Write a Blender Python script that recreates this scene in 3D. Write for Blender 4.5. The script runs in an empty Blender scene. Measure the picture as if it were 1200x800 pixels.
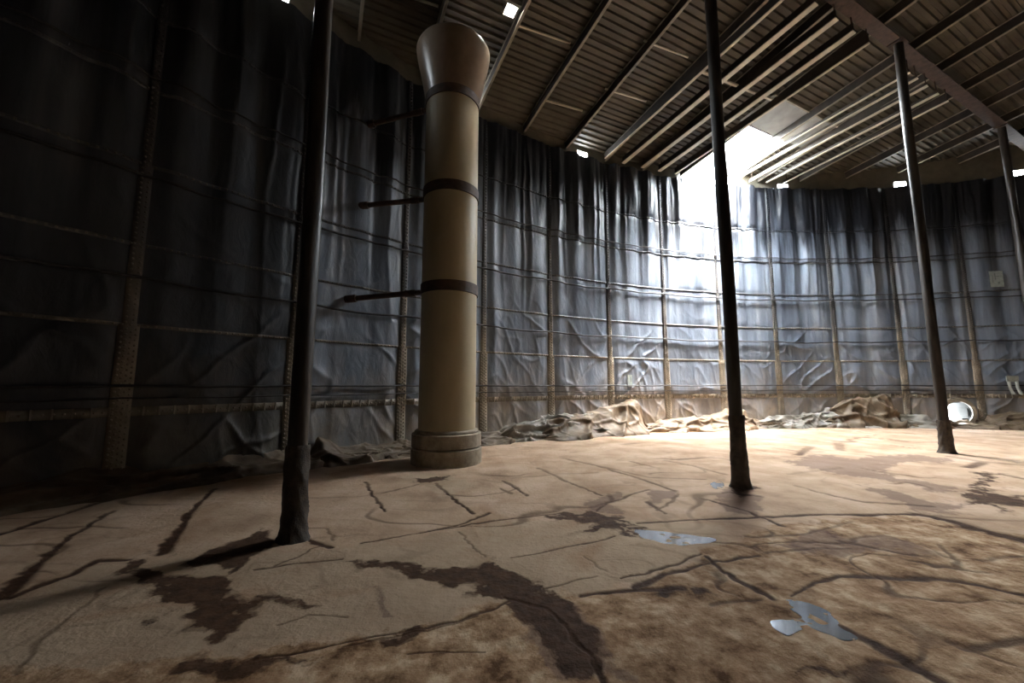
import bpy, bmesh, math
import numpy as np
from mathutils import Vector, Matrix

# ------------------------------------------------------------------ camera, sky, exposure
scene = bpy.context.scene
COL = scene.collection
F_PX = 458.0                      # focal length in pixels of the 1200x800 frame
PITCH = math.atan(51 / F_PX)      # horizon lies 51 px below the centre
EYE = 1.6
cam_data = bpy.data.cameras.new('camera')
cam_data.sensor_width = 36.0
cam_data.lens = F_PX / 1200 * 36.0
cam_data.clip_end = 500
cam = bpy.data.objects.new('camera', cam_data)
cam.location = (0, 0, EYE)
cam.rotation_euler = (math.pi / 2 + PITCH, 0, 0)
COL.objects.link(cam)
scene.camera = cam

SKY_COLOUR = (0.86, 0.94, 1.0)
SKY_HORIZON = 6.5               # overcast: three times brighter overhead than at the horizon
SKY_ZENITH = 19.5
SUN_STRENGTH = 26.0              # veiled sun, softened by cloud
SUN_ANGLE = 48.0
SUN_LEAN = (0.42, -0.17)         # run per metre of fall: down-slope, along girder
EXPOSURE = 3.7
world = bpy.data.worlds.new('overcast_sky')
scene.world = world
world.use_nodes = True
bg = world.node_tree.nodes['Background']
bg.inputs['Color'].default_value = (*SKY_COLOUR, 1)
_nt = world.node_tree
_tc = _nt.nodes.new('ShaderNodeTexCoord')
_sep = _nt.nodes.new('ShaderNodeSeparateXYZ')
_nt.links.new(_tc.outputs['Generated'], _sep.inputs[0])
_mx = _nt.nodes.new('ShaderNodeMath')
_mx.operation = 'MAXIMUM'
_mx.inputs[1].default_value = 0.0
_nt.links.new(_sep.outputs['Z'], _mx.inputs[0])
_pw = _nt.nodes.new('ShaderNodeMath')
_pw.operation = 'POWER'
_pw.inputs[1].default_value = 1.0
_nt.links.new(_mx.outputs[0], _pw.inputs[0])
_ml = _nt.nodes.new('ShaderNodeMath')
_ml.operation = 'MULTIPLY_ADD'
_ml.inputs[1].default_value = SKY_ZENITH - SKY_HORIZON
_ml.inputs[2].default_value = SKY_HORIZON
_nt.links.new(_pw.outputs[0], _ml.inputs[0])
_nt.links.new(_ml.outputs[0], bg.inputs['Strength'])
sun_data = bpy.data.lights.new('veiled_sun', 'SUN')
sun_data.energy = SUN_STRENGTH
sun_data.angle = math.radians(SUN_ANGLE)
sun_data.color = (1.0, 0.98, 0.95)
sun = bpy.data.objects.new('veiled_sun', sun_data)
_dir = Vector((-0.43208 * SUN_LEAN[0] + 0.90184 * SUN_LEAN[1], 0.90184 * SUN_LEAN[0] + 0.43208 * SUN_LEAN[1], -1.0))
sun.rotation_euler = _dir.to_track_quat('-Z', 'Y').to_euler()
sun.location = (0, 0, 40)
COL.objects.link(sun)
vs = scene.view_settings
vs.view_transform = 'Standard'
vs.look = 'None'
vs.exposure = EXPOSURE
vs.gamma = 1.0
vs.use_curve_mapping = False
scene.cycles.max_bounces = 8
scene.cycles.diffuse_bounces = 6
scene.cycles.glossy_bounces = 4
scene.cycles.sample_clamp_indirect = 40.0
scene.cycles.use_denoising = True

# ------------------------------------------------------------------ the place in metres
CX, CY, R = 12.724, -7.790, 23.347       # tank shell, 60 plates of 2.44 m round
WALL_H = 9.69                            # liner top
D2 = np.array([-0.43208, 0.90184])       # down-slope direction of the rafters
E2 = np.array([0.90184, 0.43208])        # along the girder
SLOPE = 0.1339
PD_C = CX * D2[0] + CY * D2[1]
E_C = CX * E2[0] + CY * E2[1]
PD_MAX = PD_C + R
RAFT_D = 0.30
HATCH_E = (12.62, 15.0)
HATCH_P = (7.8, 11.2)


def ray(u, v):
    x = (u - 600) / F_PX
    y = -(v - 400) / F_PX
    return np.array([x, math.cos(PITCH) - y * math.sin(PITCH), math.sin(PITCH) + y * math.cos(PITCH)])


def ground(u, v):
    r = ray(u, v)
    t = -EYE / r[2]
    return np.array([r[0] * t, r[1] * t])


def wall_hit(u, v):
    """azimuth (deg) round the tank and height where a view direction meets the shell"""
    r = ray(u, v)
    c = np.array([CX, CY])
    a = r[:2] @ r[:2]
    b = -2 * r[:2] @ c
    q = c @ c - R * R
    t = (-b + math.sqrt(b * b - 4 * a * q)) / (2 * a)
    p = r * t
    return math.degrees(math.atan2(p[0] - CX, p[1] - CY)), p[2] + EYE


def wp(az, z, inset=0.0):
    a = math.radians(az)
    return Vector((CX + (R - inset) * math.sin(a), CY + (R - inset) * math.cos(a), z))


def rp(pd, e, dz=0.0):
    """point of the roof: dz = 0 is the rafter underside"""
    xy = pd * D2 + e * E2
    run = PD_MAX - pd if pd > PD_C else PD_MAX - PD_C - (PD_C - pd)
    return Vector((xy[0], xy[1], WALL_H + 0.10 + SLOPE * run + dz))


def rim_pd(e, extra=0.0):
    q = (R + extra) ** 2 - (e - E_C) ** 2
    return PD_C + math.sqrt(q) if q > 0 else PD_C


# ------------------------------------------------------------------ noise
def _hash(ix, iy, seed):
    h = (ix.astype(np.int64) * 374761393 + iy.astype(np.int64) * 668265263 + seed * 974634777) & 0xFFFFFFFF
    h = ((h ^ (h >> 13)) * 1274126177) & 0xFFFFFFFF
    return ((h ^ (h >> 16)) & 0xFFFFFF) / float(0xFFFFFF)


def vnoise(x, y, seed=0):
    x = np.asarray(x, float)
    y = np.asarray(y, float)
    ix = np.floor(x)
    iy = np.floor(y)
    fx = x - ix
    fy = y - iy
    fx = fx * fx * (3 - 2 * fx)
    fy = fy * fy * (3 - 2 * fy)
    a = _hash(ix, iy, seed)
    b = _hash(ix + 1, iy, seed)
    c = _hash(ix, iy + 1, seed)
    d = _hash(ix + 1, iy + 1, seed)
    return (a * (1 - fx) + b * fx) * (1 - fy) + (c * (1 - fx) + d * fx) * fy


def fbm(x, y, seed=0, octaves=3):
    t = 0
    amp = 0.5
    s = 0
    for k in range(octaves):
        t = t + amp * vnoise(x * 2 ** k, y * 2 ** k, seed + 17 * k)
        s += amp
        amp *= 0.5
    return t / s


def ridge(x, y, seed=0):
    return 1 - np.abs(2 * vnoise(x, y, seed) - 1)


def sstep(a, b, x):
    t = np.clip((np.asarray(x, float) - a) / (b - a), 0, 1)
    return t * t * (3 - 2 * t)


# ------------------------------------------------------------------ materials
def new_mat(name):
    m = bpy.data.materials.new(name)
    m.use_nodes = True
    nt = m.node_tree
    return m, nt, nt.nodes['Principled BSDF']


def ramp(nt, fac, stops):
    n = nt.nodes.new('ShaderNodeValToRGB')
    el = n.color_ramp.elements
    while len(el) < len(stops):
        el.new(0.5)
    for e, (p, c) in zip(el, stops):
        e.position = p
        e.color = (*c, 1) if len(c) == 3 else c
    nt.links.new(fac, n.inputs['Fac'])
    return n.outputs['Color']


def noise(nt, scale, detail=4, vec=None, rough=0.55, distort=0.0):
    n = nt.nodes.new('ShaderNodeTexNoise')
    n.inputs['Scale'].default_value = scale
    n.inputs['Detail'].default_value = detail
    n.inputs['Roughness'].default_value = rough
    n.inputs['Distortion'].default_value = distort
    if vec is not None:
        nt.links.new(vec, n.inputs['Vector'])
    return n.outputs['Fac']


def position(nt, scale=(1, 1, 1), rot=(0, 0, 0)):
    g = nt.nodes.new('ShaderNodeNewGeometry')
    mp = nt.nodes.new('ShaderNodeMapping')
    mp.inputs['Scale'].default_value = scale
    mp.inputs['Rotation'].default_value = rot
    nt.links.new(g.outputs['Position'], mp.inputs['Vector'])
    return mp.outputs['Vector']


def mix(nt, fac, a, b, mode='MIX'):
    n = nt.nodes.new('ShaderNodeMix')
    n.data_type = 'RGBA'
    n.blend_type = mode
    for s, v in ((0, fac), (6, a), (7, b)):
        if isinstance(v, (int, float)):
            n.inputs[s].default_value = v
        elif isinstance(v, tuple):
            n.inputs[s].default_value = (*v, 1)
        else:
            nt.links.new(v, n.inputs[s])
    return n.outputs[2]


def math_node(nt, op, a, b=0.0, clamp=False):
    n = nt.nodes.new('ShaderNodeMath')
    n.operation = op
    n.use_clamp = clamp
    for i, v in enumerate((a, b)):
        if isinstance(v, (int, float)):
            n.inputs[i].default_value = v
        else:
            nt.links.new(v, n.inputs[i])
    return n.outputs[0]


def bump(nt, bsdf, height, strength=0.3, dist=0.02):
    b = nt.nodes.new('ShaderNodeBump')
    b.inputs['Strength'].default_value = strength
    b.inputs['Distance'].default_value = dist
    nt.links.new(height, b.inputs['Height'])
    nt.links.new(b.outputs['Normal'], bsdf.inputs['Normal'])


def simple_mat(name, c1, c2, scale=6.0, rough=0.6, metal=0.0, spec=0.5, bstr=0.2, stretch=(1, 1, 1)):
    m, nt, b = new_mat(name)
    v = position(nt, stretch)
    f = noise(nt, scale, 5, v)
    nt.links.new(ramp(nt, f, [(0.3, c1), (0.72, c2)]), b.inputs['Base Color'])
    b.inputs['Roughness'].default_value = rough
    b.inputs['Metallic'].default_value = metal
    b.inputs['Specular IOR Level'].default_value = spec
    f2 = noise(nt, scale * 7, 3, v)
    bump(nt, b, f2, bstr, 0.01)
    return m


def make_liner(name, dark, mid, light, silt0, silt1, z_hi, z_lo, p0, p1, gain, rough):
    m, nt, b = new_mat(name)
    v = position(nt)
    vs_ = position(nt, (1.0, 1.0, 0.10))
    base = ramp(nt, noise(nt, 1.6, 6, vs_, 0.6), [(0.30, dark), (0.55, mid), (0.78, light)])
    # film of dried brown silt left by the water, thickest low down
    g = nt.nodes.new('ShaderNodeNewGeometry')
    sx = nt.nodes.new('ShaderNodeSeparateXYZ')
    nt.links.new(g.outputs['Position'], sx.inputs[0])
    low = nt.nodes.new('ShaderNodeMapRange')
    low.inputs['From Min'].default_value = z_hi
    low.inputs['From Max'].default_value = z_lo
    low.inputs['To Min'].default_value = -0.35
    low.inputs['To Max'].default_value = 0.45
    nt.links.new(sx.outputs['Z'], low.inputs['Value'])
    n1 = noise(nt, 1.0, 7, position(nt, (1, 1, 0.55)), 0.66, 0.7)
    f = ramp(nt, math_node(nt, 'ADD', n1, low.outputs['Result']), [(p0, (0, 0, 0)), (p1, (gain, gain, gain))])
    silt = ramp(nt, noise(nt, 3.0, 4, v), [(0.3, silt0), (0.7, silt1)])
    col = mix(nt, f, base, silt)
    # colour turns near black towards the top, along a ragged streaked edge
    top_map = nt.nodes.new('ShaderNodeMapRange')
    top_map.inputs['From Min'].default_value = 4.8
    top_map.inputs['From Max'].default_value = 9.2
    top_map.inputs['To Min'].default_value = -0.30
    top_map.inputs['To Max'].default_value = 0.36
    nt.links.new(sx.outputs['Z'], top_map.inputs['Value'])
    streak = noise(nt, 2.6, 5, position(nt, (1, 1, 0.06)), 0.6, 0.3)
    top_dark = ramp(nt, math_node(nt, 'ADD', streak, top_map.outputs['Result']), [(0.42, (0, 0, 0)), (0.66, (1, 1, 1))])
    col = mix(nt, top_dark, col, (0.016, 0.018, 0.024))
    nt.links.new(col, b.inputs['Base Color'])
    b.inputs['Roughness'].default_value = rough
    b.inputs['Specular IOR Level'].default_value = 0.5
    h = noise(nt, 5.0, 5, position(nt, (1, 1, 0.45)), 0.6, 0.8)
    bump(nt, b, h, 0.35, 0.05)
    return m


def make_floor_mat():
    m, nt, b = new_mat('silted_floor')
    v = position(nt)

    def attr(n):
        a = nt.nodes.new('ShaderNodeAttribute')
        a.attribute_name = n
        return a.outputs['Fac']
    pale = ramp(nt, noise(nt, 1.2, 6, v, 0.6), [(0.32, (0.38, 0.245, 0.16)), (0.5, (0.52, 0.358, 0.238)), (0.66, (0.61, 0.43, 0.31))])
    grey = ramp(nt, noise(nt, 1.6, 6, v, 0.6), [(0.3, (0.41, 0.285, 0.187)), (0.7, (0.53, 0.385, 0.262))])
    brown = ramp(nt, noise(nt, 3.6, 9, v, 0.72, 0.0), [(0.36, (0.12, 0.06, 0.028)), (0.46, (0.34, 0.20, 0.11)), (0.53, (0.46, 0.295, 0.175)), (0.61, (0.63, 0.455, 0.30))])
    col = mix(nt, attr('grey_zone'), pale, grey)
    col = mix(nt, attr('brown_zone'), col, brown)
    # reddish silt drifts
    drift = ramp(nt, noise(nt, 0.8, 7, position(nt, (1, 1, 1), (0, 0, 0.4)), 0.7, 1.0), [(0.52, (0, 0, 0)), (0.66, (1, 1, 1))])
    col = mix(nt, mix(nt, 1.0, drift, (0.5, 0.5, 0.5), 'MULTIPLY'), col, (0.36, 0.20, 0.11))
    col = mix(nt, math_node(nt, 'MULTIPLY', attr('damp'), 0.62), col, (0.17, 0.105, 0.085))
    wetcol = ramp(nt, noise(nt, 9, 4, v), [(0.3, (0.032, 0.013, 0.006)), (0.7, (0.085, 0.04, 0.021))])
    col = mix(nt, attr('wet'), col, wetcol)
    nt.links.new(col, b.inputs['Base Color'])
    r = math_node(nt, 'MULTIPLY', attr('wet'), 0.12)
    r = math_node(nt, 'SUBTRACT', 0.88, r)
    nt.links.new(r, b.inputs['Roughness'])
    b.inputs['Specular IOR Level'].default_value = 0.12
    h = noise(nt, 14.0, 8, v, 0.65)
    bump(nt, b, h, 0.8, 0.025)
    return m


M = {}
M['liner_shaded'] = make_liner('shaded_liner_film', (0.022, 0.026, 0.032), (0.05, 0.057, 0.068), (0.11, 0.118, 0.128), (0.10, 0.088, 0.068), (0.17, 0.145, 0.11), 3.6, 0.2, 0.50, 1.0, 0.85, 0.5)  # liner copy with the dimness of the left wall put into its colour
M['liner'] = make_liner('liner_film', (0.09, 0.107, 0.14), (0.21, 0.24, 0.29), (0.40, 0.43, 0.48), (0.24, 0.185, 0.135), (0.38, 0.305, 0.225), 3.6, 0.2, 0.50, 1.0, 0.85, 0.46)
M['floor'] = make_floor_mat()
M['seam'] = make_liner('bolted_seam', (0.04, 0.04, 0.042), (0.075, 0.07, 0.068), (0.13, 0.12, 0.11), (0.22, 0.18, 0.13), (0.36, 0.30, 0.22), 6.0, 0.6, 0.35, 0.75, 0.95, 0.5)
M['ringseam'] = make_liner('ring_seam', (0.05, 0.055, 0.065), (0.09, 0.095, 0.105), (0.17, 0.17, 0.17), (0.20, 0.165, 0.12), (0.33, 0.28, 0.21), 6.0, 0.8, 0.40, 0.85, 0.9, 0.45)
M['bolt'] = make_liner('bolt_heads', (0.06, 0.06, 0.06), (0.10, 0.095, 0.09), (0.16, 0.15, 0.14), (0.24, 0.20, 0.15), (0.38, 0.32, 0.24), 7.0, 0.8, 0.35, 0.8, 0.95, 0.45)
M['fold'] = simple_mat('silted_liner_fold', (0.085, 0.056, 0.032), (0.22, 0.155, 0.10), 3.0, 0.6, 0, 0.4, 0.5)
M['fold_pale'] = simple_mat('pale_liner_fold', (0.15, 0.118, 0.085), (0.34, 0.315, 0.275), 1.6, 0.5, 0, 0.4, 0.4)
M['cable'] = simple_mat('dark_cable', (0.02, 0.02, 0.022), (0.05, 0.045, 0.045), 20, 0.6)
M['concrete'] = simple_mat('standpipe_paint', (0.40, 0.33, 0.21), (0.50, 0.42, 0.275), 2.2, 0.5, 0, 0.4, 0.08, (1, 1, 0.4))
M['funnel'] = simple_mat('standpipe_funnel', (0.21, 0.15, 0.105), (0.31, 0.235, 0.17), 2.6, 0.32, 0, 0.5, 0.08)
M['plinth'] = simple_mat('plinth_concrete', (0.22, 0.18, 0.13), (0.38, 0.325, 0.25), 7, 0.8, 0, 0.3, 0.5)
M['rust'] = simple_mat('dark_rusted_strap', (0.045, 0.028, 0.02), (0.10, 0.062, 0.042), 9, 0.7)
M['pole'] = simple_mat('weathered_pole', (0.024, 0.02, 0.017), (0.07, 0.059, 0.049), 8, 0.36, 0.1, 0.5, 0.3, (1, 1, 0.25))
M['sleeve'] = simple_mat('crusted_sleeve', (0.03, 0.022, 0.016), (0.09, 0.068, 0.05), 10, 0.7, 0, 0.4, 0.7)
M['deck'] = simple_mat('roof_deck', (0.075, 0.062, 0.044), (0.12, 0.103, 0.074), 1.6, 0.6)
M['rafter'] = simple_mat('rafter_steel', (0.24, 0.205, 0.155), (0.38, 0.335, 0.26), 4, 0.55)
M['web_shade'] = simple_mat('shaded_web', (0.045, 0.036, 0.03), (0.08, 0.066, 0.053), 4, 0.65)  # web colour darkened to stand in for shade above the flanges
M['bar'] = simple_mat('pale_bar', (0.58, 0.52, 0.40), (0.74, 0.68, 0.54), 4, 0.5)
M['closure'] = simple_mat('closure_sheet', (0.13, 0.115, 0.085), (0.20, 0.18, 0.135), 3, 0.6)
M['cover'] = simple_mat('grey_cover_sheet', (0.30, 0.30, 0.28), (0.42, 0.42, 0.40), 3, 0.6)
M['curb'] = simple_mat('hatch_curb', (0.25, 0.25, 0.24), (0.40, 0.40, 0.38), 3, 0.6)
M['shell'] = simple_mat('outer_shell', (0.12, 0.13, 0.15), (0.2, 0.21, 0.23), 2, 0.6)
M['tag'] = simple_mat('pale_plate', (0.28, 0.31, 0.28), (0.40, 0.43, 0.39), 12, 0.5)
M['tag_mark'] = simple_mat('plate_marks', (0.16, 0.18, 0.17), (0.24, 0.26, 0.25), 12, 0.6)
M['hook'] = simple_mat('galvanised_hook', (0.24, 0.24, 0.20), (0.36, 0.355, 0.30), 9, 0.5)
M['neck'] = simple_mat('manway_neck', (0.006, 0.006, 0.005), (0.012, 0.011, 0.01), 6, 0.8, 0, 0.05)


def make_water():
    m, nt, b = new_mat('puddle_water')
    v = position(nt)
    c = ramp(nt, noise(nt, 8, 5, v), [(0.4, (0.05, 0.045, 0.045)), (0.7, (0.13, 0.12, 0.12))])
    nt.links.new(c, b.inputs['Base Color'])
    b.inputs['Roughness'].default_value = 0.16
    b.inputs['Specular IOR Level'].default_value = 1.0
    b.inputs['Coat Weight'].default_value = 1.0
    b.inputs['Coat Roughness'].default_value = 0.04
    bump(nt, b, noise(nt, 3.0, 2, v), 0.05, 0.02)
    return m


M['water'] = make_water()


# ------------------------------------------------------------------ object helpers
def mesh_obj(name, verts, faces, mat, parent=None, smooth=False):
    me = bpy.data.meshes.new(name)
    me.from_pydata([tuple(v) for v in verts], [], faces)
    me.update()
    if smooth:
        me.polygons.foreach_set('use_smooth', [True] * len(me.polygons))
    if mat is not None:
        me.materials.append(mat)
    o = bpy.data.objects.new(name, me)
    COL.objects.link(o)
    if parent is not None:
        o.parent = parent
    return o


def grid_obj(name, P, mat, parent=None, smooth=True, flip=False):
    """P: array (rows, cols, 3) -> one mesh"""
    n, k = P.shape[:2]
    idx = np.arange(n * k).reshape(n, k)
    q = np.stack([idx[:-1, :-1], idx[:-1, 1:], idx[1:, 1:], idx[1:, :-1]], -1).reshape(-1, 4)
    if flip:
        q = q[:, ::-1]
    me = bpy.data.meshes.new(name)
    me.vertices.add(n * k)
    me.vertices.foreach_set('co', P.reshape(-1).astype(np.float32))
    me.loops.add(q.size)
    me.loops.foreach_set('vertex_index', q.reshape(-1).astype(np.int32))
    me.polygons.add(len(q))
    me.polygons.foreach_set('loop_start', np.arange(0, q.size, 4, dtype=np.int32))
    me.polygons.foreach_set('loop_total', np.full(len(q), 4, dtype=np.int32))
    me.update(calc_edges=True)
    if smooth:
        me.polygons.foreach_set('use_smooth', [True] * len(me.polygons))
    me.materials.append(mat)
    o = bpy.data.objects.new(name, me)
    COL.objects.link(o)
    if parent is not None:
        o.parent = parent
    return o


class MB:
    def __init__(self):
        self.v = []
        self.f = []

    def add(self, vs, fs):
        n = len(self.v)
        self.v += [Vector(v) for v in vs]
        self.f += [tuple(i + n for i in f) for f in fs]
        return self

    def beam(self, p0, p1, w, h, up=Vector((0, 0, 1)), ow=0.0, oh=0.0):
        """box from p0 to p1, w across, h along up; ow/oh shift the section"""
        p0 = Vector(p0)
        p1 = Vector(p1)
        d = (p1 - p0).normalized()
        s = d.cross(up).normalized()
        u = s.cross(d).normalized()
        vs = []
        for p in (p0, p1):
            for a, b in ((-w / 2, -h / 2), (w / 2, -h / 2), (w / 2, h / 2), (-w / 2, h / 2)):
                vs.append(p + s * (a + ow) + u * (b + oh))
        return self.add(vs, [(0, 1, 2, 3), (7, 6, 5, 4), (0, 4, 5, 1), (1, 5, 6, 2), (2, 6, 7, 3), (3, 7, 4, 0)])

    def tube(self, pts, r, seg=8, cap=True):
        pts = [Vector(p) for p in pts]
        n = len(pts)
        vs = []
        for i, p in enumerate(pts):
            d = (pts[min(i + 1, n - 1)] - pts[max(i - 1, 0)]).normalized()
            a = d.cross(Vector((0, 0, 1)))
            if a.length < 1e-3:
                a = Vector((1, 0, 0))
            a.normalize()
            b = d.cross(a).normalized()
            rr = r[i] if isinstance(r, (list, tuple)) else r
            for k in range(seg):
                t = 2 * math.pi * k / seg
                vs.append(p + a * (rr * math.cos(t)) + b * (rr * math.sin(t)))
        fs = []
        for i in range(n - 1):
            for k in range(seg):
                k2 = (k + 1) % seg
                fs.append((i * seg + k, i * seg + k2, (i + 1) * seg + k2, (i + 1) * seg + k))
        if cap:
            fs.append(tuple(reversed(range(seg))))
            fs.append(tuple((n - 1) * seg + k for k in range(seg)))
        return self.add(vs, fs)

    def lathe(self, prof, c, seg=48, wob=None):
        """prof: list of (r, z); c: centre xy"""
        vs = []
        for r, z in prof:
            for k in range(seg):
                t = 2 * math.pi * k / seg
                rr = r if wob is None else r + wob(t, z)
                vs.append(Vector((c[0] + rr * math.cos(t), c[1] + rr * math.sin(t), z)))
        fs = []
        for i in range(len(prof) - 1):
            for k in range(seg):
                k2 = (k + 1) % seg
                fs.append((i * seg + k, i * seg + k2, (i + 1) * seg + k2, (i + 1) * seg + k))
        return self.add(vs, fs)

    def build(self, name, mat, parent=None, smooth=False):
        return mesh_obj(name, self.v, self.f, mat, parent, smooth)


def tag(o, label=None, cat=None, group=None, kind=None):
    if label:
        o['label'] = label
    if cat:
        o['category'] = cat
    if group:
        o['group'] = group
    if kind:
        o['kind'] = kind
    return o


def empty(name, loc=(0, 0, 0)):
    o = bpy.data.objects.new(name, None)
    o.location = loc
    COL.objects.link(o)
    return o


def smooth_by_angle(o, deg=40):
    me = o.data
    me.polygons.foreach_set('use_smooth', [True] * len(me.polygons))
    me.set_sharp_from_angle(angle=math.radians(deg))


# ------------------------------------------------------------------ sky portals in the real openings
def portal(name, loc, look, sx, sy, side):
    l = bpy.data.lights.new(name, 'AREA')
    l.shape = 'RECTANGLE'
    l.size = sx
    l.size_y = sy
    l.cycles.is_portal = True
    o = bpy.data.objects.new(name, l)
    z = -Vector(look).normalized()
    x = Vector(side)
    x = (x - z * x.dot(z)).normalized()
    y = z.cross(x)
    o.matrix_world = Matrix.Translation(Vector(loc)) @ Matrix((x, y, z)).transposed().to_4x4()
    COL.objects.link(o)
    return o


_hc = rp((HATCH_P[0] + 10.7) / 2, sum(HATCH_E) / 2, RAFT_D + 0.06)
portal('hatch_portal', _hc, (D2[0] * -SLOPE, D2[1] * -SLOPE, -1), HATCH_E[1] - HATCH_E[0], 10.7 - HATCH_P[0], (E2[0], E2[1], 0))
VENT_AZ = [-49.3, -37.6, -25.85, -3.4, 8.17, 17.76, 29.4]
VENT_W = 0.55        # half width in degrees
VENT_Z = (WALL_H + 0.05, WALL_H + 0.27)
for a in VENT_AZ:
    c = wp(a, sum(VENT_Z) / 2, -0.03)
    n = Vector((CX, CY, 0)) - Vector((c.x, c.y, 0))
    portal('vent_portal', c, n, math.radians(2 * VENT_W) * R, VENT_Z[1] - VENT_Z[0], n.cross(Vector((0, 0, 1))))

# ------------------------------------------------------------------ floor
def P2(*pts):
    return np.array([ground(*p) for p in pts])


WET_POLY = [
    # spill beside the first pole
    [(150, 668), (155, 655), (178, 650), (190, 652), (175, 662), (200, 668), (240, 670), (265, 676), (275, 690), (300, 700), (345, 708), (362, 718), (340, 720), (300, 706), (280, 716), (286, 725), (268, 738), (258, 756), (240, 765), (235, 750), (246, 738), (205, 740), (225, 722), (222, 708), (180, 705), (178, 695), (188, 682), (165, 678)],
    [(230, 656), (250, 645), (275, 638), (300, 622), (318, 626), (314, 642), (296, 655), (284, 670), (266, 678), (278, 664), (255, 661), (235, 663)],
    [(165, 725), (180, 719), (193, 722), (176, 730)],
    [(185, 800), (200, 782), (270, 775), (330, 778), (390, 775), (320, 786), (300, 800)],
    # long dark run down the middle
    [(400, 655), (440, 655), (470, 663), (520, 668), (560, 663), (582, 665), (605, 678), (640, 690), (672, 702), (705, 740), (714, 770), (705, 800), (665, 800), (650, 770), (625, 735), (605, 722), (590, 705), (560, 696), (500, 682), (450, 670), (425, 660)],
    [(447, 750), (500, 735), (505, 742), (475, 755), (450, 763)],
    [(483, 560), (500, 560.5), (528, 556), (524, 562), (498, 566)],
    # run leading to the middle puddle
    [(640, 602), (690, 600), (702, 604), (740, 614), (776, 628), (772, 638), (742, 633), (720, 618), (698, 622), (680, 625), (690, 613), (650, 608)],
    [(1150, 552), (1176, 556), (1165, 568), (1150, 577), (1190, 581), (1205, 582), (1205, 592), (1185, 595), (1183, 605), (1174, 598), (1150, 590), (1128, 592), (1120, 595), (1130, 585), (1140, 572), (1155, 562)],
    [(920, 800), (955, 789), (1000, 794), (1030, 800)],
    [(772, 691), (790, 689), (800, 696), (780, 703)], [(812, 690), (832, 692), (845, 700), (822, 702)],
    [(866, 566), (871, 566), (884, 570), (878, 578), (868, 586), (858, 578), (852, 571)],
]
DAMP_POLY = [
    [(920, 542), (960, 532), (1000, 538), (1030, 532), (1080, 533), (1120, 539), (1116, 543), (1060, 540), (1040, 546), (1036, 555), (1050, 562), (1080, 565), (1120, 572), (1126, 580), (1100, 578), (1060, 566), (1020, 562), (980, 556), (950, 549)],
    [(845, 574), (882, 574), (892, 590), (886, 606), (852, 602), (838, 588)],
    [(437, 688), (445, 700), (456, 716), (470, 727), (448, 728), (440, 712)],
    [(1010, 569), (1050, 576), (1095, 592), (1090, 598), (1050, 586)],
    [(1060, 590), (1130, 592), (1125, 600), (1080, 602)],
    [(590, 700), (620, 690), (680, 705), (715, 745), (722, 790), (735, 800), (655, 800), (620, 735)],
    [(690, 590), (715, 575), (735, 578), (715, 592), (730, 603), (690, 602)],
    [(760, 572), (790, 576), (785, 585), (770, 595), (757, 588)],
    [(905, 640), (960, 625), (1050, 632), (1100, 650), (1010, 650), (960, 655)],
]
BROWN_POLY = [[(-60, 800), (-20, 792), (300, 770), (450, 749), (570, 716), (620, 690), (700, 692), (740, 690), (800, 668), (850, 640), (900, 618), (980, 607), (1060, 603), (1110, 610), (1260, 640), (1260, 900), (900, 1100), (-300, 1100)]]
GREY_POLY = [[(-300, 900), (-300, 720), (0, 690), (150, 655), (300, 655), (430, 638), (600, 608), (760, 612), (850, 612), (850, 640), (790, 668), (700, 690), (600, 705), (450, 748), (300, 768), (0, 792)],
             [(470, 560), (500, 552), (560, 565), (520, 585), (500, 570)]]
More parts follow.
